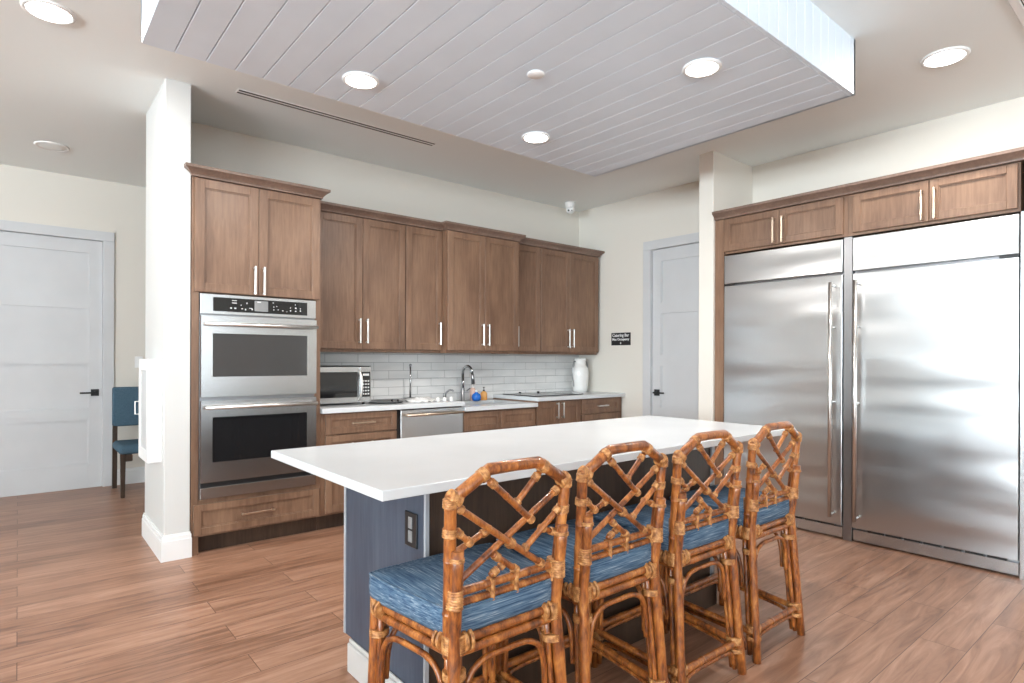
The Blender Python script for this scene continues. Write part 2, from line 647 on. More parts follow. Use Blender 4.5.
# backsplash tiles
bm = B()
z = .868; row = 0
x0, x1 = 1.715, XR
while z < 1.335:
    z2 = min(z + .0762, 1.34)
    off = .0 if row % 2 else .1524
    x = x0 - off
    while x < x1:
        a, b = max(x, x0), min(x + .3048, x1)
        if b - a > .01: bx(bm, a + .0016, b - .0016, YK - .010, YK - .002, z + .0016, z2 - .0016, .0012)
        x += .3048
    z += .0762; row += 1
spl = struct('trim_1', bm, 'tile'); spl['label'] = 'white subway tile backsplash'
bm = B(); bx(bm, x0, x1, YK - .0085, YK - .0005, .868, 1.34); struct('grout', bm, 'grout', spl)


# ------------------------------------------------------------------ cabinetry (local: x right, front at y=0, depth +y)
def shaker(bm, x0, x1, z0, z1, th=.02, fw=.058, rec=.012, yf=0.0):
    fw = min(fw, (x1 - x0) * .3, (z1 - z0) * .3)
    bx(bm, x0, x0 + fw, yf, yf + th, z0, z1, .0018); bx(bm, x1 - fw, x1, yf, yf + th, z0, z1, .0018)
    bx(bm, x0 + fw, x1 - fw, yf, yf + th, z0, z0 + fw, .0018); bx(bm, x0 + fw, x1 - fw, yf, yf + th, z1 - fw, z1, .0018)
    bx(bm, x0 + fw - .002, x1 - fw + .002, yf + rec, yf + th - .002, z0 + fw - .002, z1 - fw + .002)
    # inner bead
    s = .007
    a, b, c, d = x0 + fw, x1 - fw, z0 + fw, z1 - fw
    for q in ((a, a + s, c, d), (b - s, b, c, d), (a + s, b - s, c, c + s), (a + s, b - s, d - s, d)):
        bx(bm, q[0], q[1], yf + rec * .5, yf + rec + .001, q[2], q[3])


def pull(parent, x, z, length, vertical=True, mat='nickel', yf=0.0, r=.0065, off=.032):
    bm = B()
    h = length / 2
    if vertical:
        bx(bm, x - r, x + r, yf - off - r, yf - off + r * .2, z - h, z + h, .002)
        for s in (-1, 1): bx(bm, x - r * .8, x + r * .8, yf - off, yf, z + s * (h - .012) - r, z + s * (h - .012) + r)
    else:
        bx(bm, x - h, x + h, yf - off - r, yf - off + r * .2, z - r, z + r, .002)
        for s in (-1, 1): bx(bm, x + s * (h - .012) - r, x + s * (h - .012) + r, yf - off, yf, z - r * .8, z + r * .8)
    return obj('handle', bm, mat, parent)


def door(root, x0, x1, z0, z1, hx=None, hz=None, hl=.13, mat='wood', hm='nickel', name='door', vertical=True, g=.0018, fw=.058):
    bm = B(); shaker(bm, x0 + g, x1 - g, z0 + g, z1 - g, fw=fw)
    d = obj(name, bm, mat, root)
    if hx is not None: pull(d, hx, hz, hl, vertical, hm)
    return d


CROWN = [(0, 0), (.006, .002), (.008, .012), (.015, .022), (.030, .036), (.042, .044), (.047, .048), (.048, .066), (0, .066)]


def crown(root, x0, x1, yf, yb, z0, left=True, right=True, ret=None, rr=None):
    bm = B()
    loops = []
    for o, dz in CROWN:
        l = o if left else 0; r = o if right else 0
        q = [(x0 - l, yb, z0 + dz)] if ret is None else [(x0, yb, z0 + dz), (x0, yf + ret, z0 + dz), (x0 - l, yf + ret, z0 + dz)]
        loops.append([bm.verts.new(p) for p in (*q, (x0 - l, yf - o, z0 + dz), (x1 + r, yf - o, z0 + dz), *([(x1 + r, yb, z0 + dz)] if rr is None else [(x1 + r, yf + rr, z0 + dz), (x1, yf + rr, z0 + dz), (x1, yb, z0 + dz)]))])
    for a, b in zip(loops[:-1], loops[1:]):
        for i in range(len(a)): bm.faces.new((a[i], a[(i + 1) % len(a)], b[(i + 1) % len(a)], b[i]))
    bm.faces.new(loops[0]); bm.faces.new(list(reversed(loops[-1])))
    return obj('crown_moulding', bm, 'crown', root)


# --- tall oven cabinet (local origin at x=.858, y=4.25)
CX = .860
t_ = thing('tall_oven_cabinet', 'tall brown wood cabinet beside the white column, housing the double ovens', 'cabinet', (CX, 4.25, 0))
W_ = 1.715 - CX
bm = B()
bm.free()
obj('side_panel', bx(B(), 0, .045, .022, YK - 4.255, .0, 2.46), 'wood', t_)
obj('side_panel', bx(B(), W_ - .045, W_, .022, YK - 4.255, .115, 2.46), 'wood', t_)
obj('upper_box', bx(B(), .045, W_ - .045, .022, .60, 1.712, 2.46), 'wood', t_)
obj('lower_box', bx(B(), .045, W_ - .045, .022, .60, .115, .355), 'wood', t_)
obj('back_panel', bx(B(), .045, W_ - .045, .61, YK - 4.255, .115, 2.46), 'wood', t_)
obj('toe_kick', bx(B(), .046, W_, .085, .11, 0, .114), 'dwood', t_)  # dark wood colour carries the shade below the drawer
mid = 1.272 - CX
door(t_, .014, mid, 1.712, 2.452, mid - .030, 1.813, .195)
door(t_, mid, W_ - .010, 1.712, 2.452, mid + .030, 1.813, .195)
dr = door(t_, .012, W_ - .008, .128, .330, W_ / 2 - .02, .232, .22, vertical=False, hm='bronze', name='drawer', fw=.045)
crown(t_, 0, W_, 0, YK - 4.255, 2.455, True, True, .014, .280)

# --- double wall oven
OX0, OX1 = .908 - CX, 1.672 - CX
ov = thing('double_oven', 'stainless steel double oven built into the tall wood cabinet', 'oven', (CX, 4.25, 0))
bm = B(); bx(bm, OX0, OX1, .020, .58, .362, 1.704); obj('oven_body', bm, 'dsteel', ov)
cp = B(); bx(cp, OX0, OX1, -.004, .02, 1.572, 1.704, .002); cpo = obj('control_panel', cp, 'steel', ov)
g_ = B(); bx(g_, OX0 + .075, OX1 - .065, -.0055, -.001, 1.592, 1.684, .001); obj('touch_panel', g_, 'bglass', cpo, 'black glass touch panel')
g_ = B(); bx(g_, OX0 + .335, OX0 + .425, -.0068, -.004, 1.604, 1.676, .001); obj('display', g_, 'display', cpo, 'grey display screen')
g_ = B()
for (px, pz, sx, sz) in [(.19, 1.668, .030, .004), (.19, 1.652, .030, .005), (.18, 1.617, .010, .008), (.205, 1.617, .012, .008), (.245, 1.640, .006, .006), (.25, 1.616, .010, .006), (.272, 1.612, .008, .010), (.282, 1.655, .006, .010), (.30, 1.622, .020, .004), (.315, 1.614, .008, .008),
                         (.352, 1.667, .025, .007), (.455, 1.668, .008, .005), (.46, 1.640, .006, .006), (.46, 1.620, .006, .006), (.48, 1.645, .006, .005), (.49, 1.622, .006, .006), (.52, 1.617, .010, .006), (.55, 1.612, .006, .004), (.575, 1.640, .006, .005), (.575, 1.620, .008, .008), (.61, 1.664, .006, .006), (.61, 1.640, .010, .008), (.61, 1.618, .010, .006), (.645, 1.638, .008, .005), (.645, 1.622, .008, .008)]:
    if OX0 + px + sx < OX1 - .07: bx(g_, OX0 + px, OX0 + px + sx, -.0074, -.005, pz - sz / 2, pz + sz / 2)
objs('printed_symbol', g_, 'mark', cpo)


def oven_door(z0, z1, wz0, wz1, hz, matg):
    bm = B(); a, b = OX0 + .002, OX1 - .002; wa, wb = OX0 + .070, OX1 - .070
    bx(bm, a, wa, -.022, .018, z0, z1); bx(bm, wb, b, -.022, .018, z0, z1)
    bx(bm, wa, wb, -.022, .018, z0, wz0); bx(bm, wa, wb, -.022, .018, wz1, z1)
    d = obj('oven_door', bm, 'steel', ov)
    g = B(); bx(g, wa - .002, wb + .002, -.018, .010, wz0 - .002, wz1 + .002); obj('oven_window', g, matg, d, 'dark glass oven window')
    h = B()
    tube(h, [(a + .015, -.072, hz), (b - .010, -.072, hz)], .0125, 14)
    for xx in (a + .045, b - .045): bx(h, xx - .012, xx + .012, -.070, -.020, hz - .010, hz + .010, .003)
    obj('handle', h, 'nickel', d)


oven_door(1.028, 1.560, 1.160, 1.445, 1.505, 'dglass')
oven_door(.470, 1.004, .600, .895, .962, 'bglass')
bm = B(); bx(bm, OX0, OX1, -.010, .018, .362, .435, .002); obj('lower_trim', bm, 'steel', ov)
bm = B()
bx(bm, OX0 + .006, OX1 - .006, .004, .018, .437, .468)
obj('vent_gap', bm, 'black', ov, 'black vent gap below the lower door')


# --- base cabinets
def base_carcass(root, w, ztop, d=.66):
    bm = B()
    bx(bm, 0, w, .021, d, .115, ztop); obj('toe_kick', bx(B(), .0, w, .085, .11, 0, .114), 'dwood', root)  # toe kick coloured dark to stand in for recess shade
    return obj('carcass', bm, 'wood', root)


BY = 4.25
DEP = YK - BY - .014
c = thing('base_cabinet', 'brown three-drawer base cabinet under the microwave', 'cabinet', (1.717, BY, 0), group=None)
base_carcass(c, .628, .874, DEP)
for z0, z1 in ((.715, .870), (.425, .708), (.130, .418)):
    door(c, .033, .624, z0, z1, .325, (z0 + z1) / 2 if z1 > .8 else z1 - .07, .19, vertical=False, hm='bronze', name='drawer', fw=.05)

c = thing('dishwasher', 'stainless steel dishwasher between the drawer cabinet and sink cabinet', 'dishwasher', (2.350, BY, 0))
bm = B(); bx(bm, 0, .636, .024, DEP, .10, .872); bx(bm, .02, .62, .07, .10, 0, .10); obj('tub', bm, 'gap', c)
bm = B(); bx(bm, .024, .634, -.004, .022, .125, .866, .003); d = obj('door', bm, 'steel', c)
bm = B(); tube(bm, [(.050, -.055, .826), (.608, -.055, .826)], .011, 12)
for xx in (.075, .583): bx(bm, xx - .010, xx + .010, -.054, -.004, .817, .835, .002)
obj('handle', bm, 'bronze', d)

c = thing('sink_base_cabinet', 'lowered brown sink base cabinet with two false drawer fronts', 'cabinet', (2.990, BY, 0))
bm = B(); bx(bm, 0, .02, .021, DEP, .115, .818); bx(bm, .835, .855, .021, DEP, .115, .818); bx(bm, .02, .835, DEP - .02, DEP, .115, .818); bx(bm, .02, .835, .021, .04, .115, .818); obj('toe_kick', bx(B(), 0, .855, .085, .11, 0, .114), 'dwood', c)  # toe kick in dark wood, shade of the recess put into its colour
obj('carcass', bm, 'wood', c)
for a, b in ((.003, .424), (.426, .850)):
    door(c, a, b, .645, .812, name='false_drawer_front', fw=.045)
    door(c, a, b, .13, .638, b - .035 if a < .1 else a + .035, .56, .13)

c = thing('cooktop_base_cabinet', 'brown two-door base cabinet under the black cooktop', 'cabinet', (3.850, BY, 0))
base_carcass(c, .625, .874, DEP)
door(c, .006, .305, .13, .868, .305 - .035, .775, .16); door(c, .307, .620, .13, .868, .307 + .035, .775, .16)

c = thing('base_cabinet', 'brown drawer base cabinet in the corner at the right end of the kitchen counter', 'cabinet', (4.480, BY, 0))
base_carcass(c, .66, .874, DEP)
for z0, z1 in ((.715, .870), (.425, .708), (.130, .418)):
    door(c, .004, .610, z0, z1, .31, (z0 + z1) / 2, .16, vertical=False, name='drawer', fw=.05)

# --- countertops
CF, CB = BY - .028 - BY, DEP   # local
c = tag(obj('countertop', bx(B(), 1.716, 2.988, BY - .028, YK - .012, .876, .914, .003, 2), 'quartz'), 'white quartz countertop under the microwave and over the dishwasher', 'countertop')
bm = B()
sx0, sx1, sy0, sy1 = 3.08, 3.76, 4.40, 4.80
bx(bm, 2.990, sx0, BY - .028, YK - .012, .825, .863, .002); bx(bm, sx1, 3.848, BY - .028, YK - .012, .825, .863, .002)
bx(bm, sx0, sx1, BY - .028, sy0, .825, .863, .002); bx(bm, sx0, sx1, sy1, YK - .012, .825, .863, .002)
tag(obj('countertop', bm, 'quartz'), 'lowered white quartz countertop section around the sink', 'countertop')
c = tag(obj('countertop', bx(B(), 3.850, XR - .002, BY - .028, YK - .012, .876, .914, .003, 2), 'quartz'), 'white quartz countertop holding the cooktop and white urn', 'countertop')
bm = B()
e = .012
bx(bm, sx0 - e, sx1 + e, sy0 - e, sy1 + e, .640, .650); bx(bm, sx0 - e, sx0, sy0 - e, sy1 + e, .650, .824); bx(bm, sx1, sx1 + e, sy0 - e, sy1 + e, .650, .824)
bx(bm, sx0, sx1, sy0 - e, sy0, .650, .824); bx(bm, sx0, sx1, sy1, sy1 + e, .650, .824)
tag(obj('sink', bm, 'steel'), 'undermount stainless sink basin in the lowered counter', 'sink')

# --- upper cabinets (bottom 1.335, crown to 2.52)
UB, UT = 1.338, 2.452


def upper(name, label, x0, x1, yf, doors, cl, cr, filler=0.0):
    c = thing(name, label, 'cabinet', (x0, yf, 0))
    w = x1 - x0; d = YK - yf - .014
    bm = B(); bx(bm, 0, w, .021, d, UB + .022, UT + .008); bx(bm, 0, w, .030, .048, UB, UB + .022); bx(bm, 0, .018, .048, d, UB, UB + .022); bx(bm, w - .018, w, .048, d, UB, UB + .022)
    obj('carcass', bm, 'wood', c)
    if filler: obj('filler_strip', bx(B(), 0, filler - .002, .004, .021, UB + .022, UT), 'wood', c)
    for a, b, hs in doors:
        hx = b - .033 if hs == 'r' else a + .033
        door(c, a - x0, b - x0, UB + .024, UT, hx - x0, 1.512, .205)
    crown(c, 0, w, 0, d, UT + .002, cl, cr, *((.030, .030) if cl and cr else (None, None)))
    return c


UY = 4.580
upper('upper_cabinet', 'two-door upper wall cabinet beside the tall oven cabinet, above the microwave', 1.718, 2.604, UY, [(1.800, 2.200, 'r'), (2.200, 2.602, 'l')], False, False, .08)
upper('upper_cabinet', 'narrow single-door upper wall cabinet left of the projecting one', 2.605, 2.984, UY, [(2.607, 2.982, 'r')], False, False)
upper('upper_cabinet', 'projecting two-door upper wall cabinet with stepped crown above the sink', 2.985, 3.838, 4.50, [(2.992, 3.412, 'r'), (3.412, 3.834, 'l')], True, True)
upper('upper_cabinet', 'narrow single-door upper wall cabinet right of the projecting one', 3.839, 4.208, UY, [(3.842, 4.206, 'l')], False, False)
upper('upper_cabinet', 'two-door upper wall cabinet at the right end of the run, above the white urn', 4.209, 5.105, UY, [(4.212, 4.640, 'r'), (4.640, 5.100, 'l')], False, True)

# ------------------------------------------------------------------ fridge wall (local x = towards -world y)
FX = 4.52
R90 = -PI / 2


def fridge(label, yl, w, handle_left, hinge_left):
    f = thing('refrigerator', label, 'refrigerator', (FX, yl, 0), R90, 'built-in stainless refrigerators')
    bm = B(); bx(bm, .004, w - .004, .045, .62, .03, 2.145); bx(bm, .03, w - .03, .08, .60, 0, .03); obj('fridge_body', bm, 'dsteel', f)
    bm = B(); bx(bm, .003, w - .003, 0, .042, .104, 1.895, .004, 2); d = obj('door', bm, 'steelw', f)
    hx = .045 if handle_left else w - .058
    h = B(); tube(h, [(hx, -.068, .165), (hx, -.068, 1.838)], .0125, 14)
    for zz in (.185, .985, 1.52, 1.818):
        tube(h, [(hx, -.068, zz), (hx, 0, zz)], .008, 10)
    obj('handle', h, 'nickel', d)
    bm = B(); bx(bm, .003, w - .003, 0, .042, 1.913, 2.148, .004, 2); obj('grille_panel', bm, 'steelw', f, 'upper stainless grille panel')
    bm = B(); bx(bm, .003, w - .003, .020, .046, .012, .088, .002); obj('kick_plate', bm, 'steel', f)
    bm = B(); n = 7
    for i in range(n):
        a = .10 + (w - .14) / n * i
        bx(bm, a, a + (w - .14) / n - .018, .012, .046, .0885, .1025)
    objs('vent_slot', bm, 'black', f)
    bm = B(); hh = .0 if hinge_left else w - .10
    bx(bm, hh + .004, hh + .096, .004, .040, 1.897, 1.911); obj('hinge', bm, 'black', f, 'black door hinge')
    return f


fridge('left built-in stainless refrigerator, partly behind the island stools, with handle on its right side', 2.669, .928, False, True)
fridge('right built-in stainless refrigerator beside the right edge of the photo, handle on its left side', 1.680, .912, True, False)
sur = thing('refrigerator_surround', 'wood side panels and stainless strip framing the two refrigerators', 'cabinet surround', (FX, 1.711, 0), R90)
def spn(name, yl, yr, d0, d1, z1, mat, lab=None): obj(name, bx(B(), 1.711 - yl, 1.711 - yr, d0, d1, 0, z1, .0015), mat, sur, lab)
spn('filler_strip', 1.740, 1.682, .012, .05, 2.160, 'dsteel', 'narrow stainless filler strip')
spn('side_panel', 2.754, 2.672, .004, .62, 2.457, 'wood')
spn('side_panel', .735, .665, .004, .62, 2.457, 'wood')
spn('edge_trim', .765, .737, .0, .05, 2.160, 'steel', 'stainless edge trim')


def over_fridge(label, yl, w, x_off, mid, dr, cl, cr, ext_l, ext_r):
    c = thing('upper_cabinet', label, 'cabinet', (FX, yl, 0), R90)
    bm = B(); bx(bm, 0, w, .021, .64, 2.165, 2.457); obj('carcass', bm, 'wood', c)
    door(c, x_off, mid, 2.182, 2.452, mid - .035, 2.290, .20, hm='bronze', fw=.05)
    door(c, mid, dr, 2.182, 2.452, mid + .035, 2.290, .20, hm='bronze', fw=.05)
    crown(c, -ext_l, w + ext_r, 0, .64, 2.458, cl, cr)
    return c


over_fridge('two-door wood cabinet above the left refrigerator, beside the wall stub', 2.670, .958, .0, 2.670 - 2.205, 2.670 - 1.742, False, False, .084, 0)
over_fridge('two-door wood cabinet above the right refrigerator', 1.711, .943, 1.711 - 1.682, 1.711 - 1.222, 1.711 - .778, False, True, 0, .080)

# ------------------------------------------------------------------ island
IX0, IX1, IY0, IY1 = 1.055, 2.82, 1.715, 2.355
isl = thing('kitchen_island', 'long kitchen island with charcoal blue base behind the rattan stools', 'kitchen island', (IX0, IY0, 0))
w, d = IX1 - IX0, IY1 - IY0
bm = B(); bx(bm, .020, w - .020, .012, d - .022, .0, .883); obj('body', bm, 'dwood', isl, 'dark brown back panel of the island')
bm = B(); bx(bm, 0, .020, .012, d - .010, .135, .883); e1 = obj('end_panel', bm, 'island', isl, 'charcoal blue end panel')
bm = B(); bx(bm, w - .020, w, .012, d - .010, .135, .883); obj('end_panel', bm, 'island', isl, 'charcoal blue end panel')
bm = B(); bx(bm, -.002, .014, .0, .012, .0, .883, .001); bx(bm, -.004, .010, d - .012, d + .004, .135, .883, .001); bx(bm, w - .022, w + .002, 0, .012, 0, .883, .001); objs('corner_trim', bm, 'strip', isl, 'pale corner trim strip')
bm = B()
bx(bm, -.016, 0, -.010, d - .060, 0, .118, .003); bx(bm, -.008, 0, -.010, d - .060, .118, .134, .002)
obj('baseboard', bm, 'ibase', isl, 'pale baseboard of the island end'); bm = B()
bx(bm, w, w + .016, -.010, d - .060, 0, .118, .003)
obj('baseboard', bm, 'ibase', isl, 'pale baseboard of the island end')
bm = B(); n = 3
for i in range(n):
    a = .025 + i * (w - .05) / n
    shaker(bm, a + .002, a + (w - .05) / n - .002, .13, .875, yf=0)
for v in bm.verts: v.co.y = d - .0 - v.co.y
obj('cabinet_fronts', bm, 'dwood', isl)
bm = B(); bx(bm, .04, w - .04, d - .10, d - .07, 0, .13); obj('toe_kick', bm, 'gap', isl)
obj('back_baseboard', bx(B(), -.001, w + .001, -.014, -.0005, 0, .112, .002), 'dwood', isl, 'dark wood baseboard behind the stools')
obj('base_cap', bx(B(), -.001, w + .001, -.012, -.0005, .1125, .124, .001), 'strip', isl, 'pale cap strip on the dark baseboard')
# outlet on the end panel
bm = B(); oy0, oy1 = 1.766 - IY0, 1.846 - IY0
bx(bm, -.007, 0, oy0, oy1, .628, .748, .002); oc = obj('outlet_plate', bm, 'black', isl, 'dark bronze outlet plate')
bm = B(); oc_y = (oy0 + oy1) / 2
for zz in (.665, .712):
    bx(bm, -.0095, -.006, oc_y - .013, oc_y + .013, zz - .020, zz + .020, .002)
objs('receptacle', bm, 'display', oc, 'grey sockets')
tag(obj('island_countertop', bx(B(), .776, 3.21, 1.492, 2.432, .884, .914, .003, 2), 'quartz'), 'large white quartz slab on top of the kitchen island', 'countertop')


# ------------------------------------------------------------------ rattan stools
def yb(z):      # lean of the rear plane
    if z < .55: return .040 * z / .55
    return .040 - (z - .55) * .105


def hw(z):      # half width at the rear
    if z < .55: return .205 - (.205 - .182) * z / .55
    if z < .80: return .182 + (z - .55) * .028
    return .189 + (z - .80) * .145


def bamboo(bm, a, b, r, n=12, nodes=True):
    a, b = Vector(a), Vector(b); L = (b - a).length
    m = max(3, int(L / .02)); pts = []; rs = []
    nd = [random.uniform(.25, .45) * L, random.uniform(.6, .8) * L] if (nodes and L > .12) else []
    for i in range(m + 1):
        s = i / m; pts.append(a.lerp(b, s)); rs.append(r)
    for q in nd:
        for off, k in ((-.006, 1.0), (-.002, 1.10), (.002, 1.10), (.006, 1.0)):
            s = (q + off) / L
            pts.append(a.lerp(b, s)); rs.append(r * k)
    z = sorted(zip([(p - a).length for p in pts], range(len(pts))))
    tube(bm, [pts[i] for _, i in z if True], [rs[i] for _, i in z], n)


def curve_pts(ctrl, steps=8):
    # Catmull-Rom
    P = [Vector(c) for c in ctrl]; P = [P[0] * 2 - P[1]] + P + [P[-1] * 2 - P[-2]]
    out = []
    for i in range(1, len(P) - 2):
        for s in range(steps):
            t = s / steps
            out.append(.5 * ((2 * P[i]) + (-P[i - 1] + P[i + 1]) * t + (2 * P[i - 1] - 5 * P[i] + 4 * P[i + 1] - P[i + 2]) * t * t + (-P[i - 1] + 3 * P[i] - 3 * P[i + 1] + P[i + 2]) * t ** 3))
    out.append(P[-2])
    return out


def wrap(bm, c, axis, r, h, turns=4, n=14, ey=1.0):
    """a band of cane strips wound round a pole"""
    c = Vector(c); axis = Vector(axis).normalized()
    pts, rs = [], []
    m = turns * 4
    for i in range(m + 1):
        s = i / m - .5
        pts.append(c + axis * (s * h))
        rs.append(r + (.0016 if (i % 4) in (1, 2, 3) else 0) * (1.2 if i % 4 == 2 else 1))
    old = set(bm.verts)
    tube(bm, pts, rs, n)
    if ey != 1.0:
        for v in bm.verts:
            if v not in old: v.co.y = c.y + (v.co.y - c.y) * ey


def stool():
    t = thing('rattan_bar_stool', 'x', 'bar stool')
    rp = .0175
    yF = .395        # front legs
    hF0, hF1 = .226, .218
    FY = lambda z: yF + .012 * (1 - z / .55)
    def rear(s, z): return Vector((s * hw(z), yb(z), z))
    def front(s, z): return Vector((s * (hF0 + (hF1 - hF0) * z / .56), FY(z), z))
    # rear legs: thick pole outside plus two thin ones
    for s in (-1, 1):
        bm = B()
        pts = [rear(s, z) + Vector((0, -.010, 0)) for z in (0, .1, .2, .3, .4, .5, .56, .62, .68, .74, .79)]
        tube(bm, pts, [rp, rp, rp * 1.0, rp, rp * 1.08, rp, rp, rp * 1.04, rp, rp, rp * .98], 14)
        q = [rear(s, z) + Vector((-s * .026, .006, 0)) for z in (.02, .15, .3, .45, .55)]
        tube(bm, q, .0095, 10)
        q = [rear(s, z) + Vector((-s * .004, .024, 0)) for z in (.02, .15, .3, .45, .55)]
        tube(bm, q, .0105, 10)
        q = [rear(s, z) + Vector((-s * .022, .024, 0)) for z in (.02, .15, .3, .45, .54)]
        tube(bm, q, .0085, 8)
        lg = obj('leg', bm, 'rattan', t)
        bm = B()
        for zc, h, tn, rr in ((.135, .030, 5, .030), (.095, .016, 3, .030), (.455, .022, 4, .030), (.535, .05, 8, .032)):
            cpt = rear(s, zc) + Vector((-s * .011, .006, 0))
            wrap(bm, cpt, (0, 0, 1), rr, h, tn, 16)
        for zc, h, tn in ((.66, .052, 7), (.765, .012, 2)):
            wrap(bm, rear(s, zc) + Vector((0, .001, 0)), (0, 0, 1), .0200, h, tn, 16, 1.55)
        objs('cane_binding', bm, 'wrap', lg)
    for s in (-1, 1):
        bm = B()
        tube(bm, [front(s, z) for z in (0, .1, .2, .3, .4, .5, .575)], [rp, rp, rp, rp * 1.07, rp, rp, rp * .95], 14)
        tube(bm, [front(s, z) + Vector((-s * .024, -.006, 0)) for z in (.02, .15, .3, .45, .53)], .0095, 10)
        tube(bm, [front(s, z) + Vector((-s * .004, -.026, 0)) for z in (.02, .15, .3, .45, .53)], .0095, 10)
        lg = obj('leg', bm, 'rattan', t)
        bm = B()
        for zc, h, tn in ((.135, .030, 5), (.455, .022, 4), (.540, .045, 7)):
            wrap(bm, front(s, zc) + Vector((-s * .009, -.009, 0)), (0, 0, 1), .028, h, tn, 16)
        objs('cane_binding', bm, 'wrap', lg)
    # seat frame: double rails on the four sides
    bm = B()
    zs = (.541, .512)
    for z in zs:
        bamboo(bm, rear(-1, z) + Vector((.01, -.004, 0)), rear(1, z) + Vector((-.01, -.004, 0)), .0135)
        bamboo(bm, front(-1, z), front(1, z), .0135)
        for s in (-1, 1): bamboo(bm, rear(s, z), front(s, z), .0135)
    # deck under the cushion
    bx(bm, -.175, .175, .055, .375, .538, .553)
    sf = obj('seat_frame', bm, 'rattan', t)
    bm = B()
    for s in (-1, 1):
        for f_, dy in ((rear, 0), (front, 0)):
            for k_ in (.030, .048):
                p = f_(s, .538); wrap(bm, p + Vector((-s * k_, -.004 if f_ is rear else 0, 0)), (1, 0, 0), .029, .010, 2, 12)
                dirn = 1 if f_ is rear else -1
                wrap(bm, p + Vector((0, dirn * k_, 0)), (0, 1, 0), .029, .010, 2, 12)
    for v in bm.verts: pass
    objs('cane_binding', bm, 'wrap', sf)
    # bent arches under the rails
    def arch(a, b, drop=.17, top=.470, r=.009):
        a, b = Vector(a), Vector(b)
        c = [a.lerp(b, 0.0) + Vector((0, 0, top - drop - a.z)), a.lerp(b, .02) + Vector((0, 0, top - .085 - a.z)), a.lerp(b, .09) + Vector((0, 0, top - .028 - a.z)), a.lerp(b, .25) + Vector((0, 0, top - .003 - a.z)),
             a.lerp(b, .5) + Vector((0, 0, top - a.z)),
             a.lerp(b, .75) + Vector((0, 0, top - .003 - a.z)), a.lerp(b, .91) + Vector((0, 0, top - .028 - a.z)), a.lerp(b, .98) + Vector((0, 0, top - .085 - a.z)), a.lerp(b, 1.0) + Vector((0, 0, top - drop - a.z))]
        m = B(); tube(m, curve_pts(c, 5), r, 8); return m
    o_ = .036
    for (a, b) in ((rear(-1, .5) + Vector((o_, .0, 0)), rear(1, .5) + Vector((-o_, .0, 0))),
                   (front(-1, .5) + Vector((o_, 0, 0)), front(1, .5) + Vector((-o_, 0, 0))),
                   (rear(-1, .5) + Vector((0, o_, 0)), front(-1, .5) + Vector((0, -o_, 0))),
                   (rear(1, .5) + Vector((0, o_, 0)), front(1, .5) + Vector((0, -o_, 0)))):
        obj('arch_brace', arch(a, b), 'rattan', t)
    # stretchers
    for (a, b) in ((rear(-1, .125), rear(1, .125)), (front(-1, .165), front(1, .165)), (rear(-1, .120), front(-1, .150)), (rear(1, .120), front(1, .150))):
        m = B(); bamboo(m, a, b, .0145)
        d_ = (Vector(b) - Vector(a)).normalized()
        aa, bb = Vector(a) + d_ * .03, Vector(b) - d_ * .03
        c = [aa + Vector((0, 0, -.085)), aa + d_ * .012 + Vector((0, 0, -.045)), aa + d_ * .05 + Vector((0, 0, -.027)), aa.lerp(bb, .5) + Vector((0, 0, -.024)), bb - d_ * .05 + Vector((0, 0, -.027)), bb - d_ * .012 + Vector((0, 0, -.045)), bb + Vector((0, 0, -.085))]
        tube(m, curve_pts(c, 5), .0085, 8)
        obj('stretcher', m, 'rattan', t)
    # cushion
    m = B()
    bmesh.ops.create_grid(m, x_segments=16, y_segments=16, size=.5)
    top = m.verts[:]
    def shape(u, v, z):
        # rounded square, wider at the front
        r = .10
        ax, ay = abs(u) * 2, abs(v) * 2
        k = 1 - .055 * (ax ** 6) * (ay ** 6)
        wx = .194 + .047 * (v + .5)
        return Vector((u * 2 * wx * k, .224 + v * .390 * k, z))
    bot = {}
    for v in top:
        u, w_ = v.co.x, v.co.y
        e = max(abs(u), abs(w_)) * 2
        zt = .630 + .020 * (1 - (abs(u) * 2) ** 3) * (1 - (abs(w_) * 2) ** 3)
        v.co = shape(u * (1 if e < .99 else .985), w_ * (1 if e < .99 else .985), zt)
    edges = [e for e in m.edges if len(e.link_faces) == 1]
    ext = bmesh.ops.extrude_edge_only(m, edges=edges)
    nv = [g for g in ext['geom'] if isinstance(g, bmesh.types.BMVert)]
    cen = Vector((0, .222, 0))
    for v in nv:
        d_ = (v.co - cen); d_.z = 0
        v.co += d_.normalized() * .007; v.co.z = .624
    for zz, o2 in ((.592, .004), (.565, -.003), (.553, -.014)):
        edges = [e for e in m.edges if len(e.link_faces) == 1 and e.verts[0] in nv and e.verts[1] in nv]
        ext = bmesh.ops.extrude_edge_only(m, edges=edges)
        nv = [g for g in ext['geom'] if isinstance(g, bmesh.types.BMVert)]
        for v in nv:
            d_ = (v.co - cen); d_.z = 0
            v.co += d_.normalized() * o2 * .6; v.co.z = zz
    bmesh.ops.contextual_create(m, geom=[e for e in m.edges if len(e.link_faces) == 1 and e.verts[0] in nv])
    for f in m.faces: f.smooth = True
    cu = obj('seat_cushion', m, 'cushion', t)
    # piping round the cushion
    m = B(); ring = []
    for i in range(56):
        a = 2 * PI * i / 56
        cx, cy = math.cos(a), math.sin(a); k = 1 / max(abs(cx), abs(cy)); k2 = k * .5
        u, w_ = cx * k2, cy * k2
        p = shape(u * .985, w_ * .985, .627); d_ = (p - cen); d_.z = 0
        ring.append(p + d_.normalized() * .006)
    ring.append(ring[0])
    tube(m, ring, .0042, 6, cap=False); obj('piping', m, 'cushion', cu)
    # back frame: posts, shoulders, top rail
    def bp(u, z, dy=0.0): return Vector((u, yb(z) + .010 + dy, z))
    zt = .922
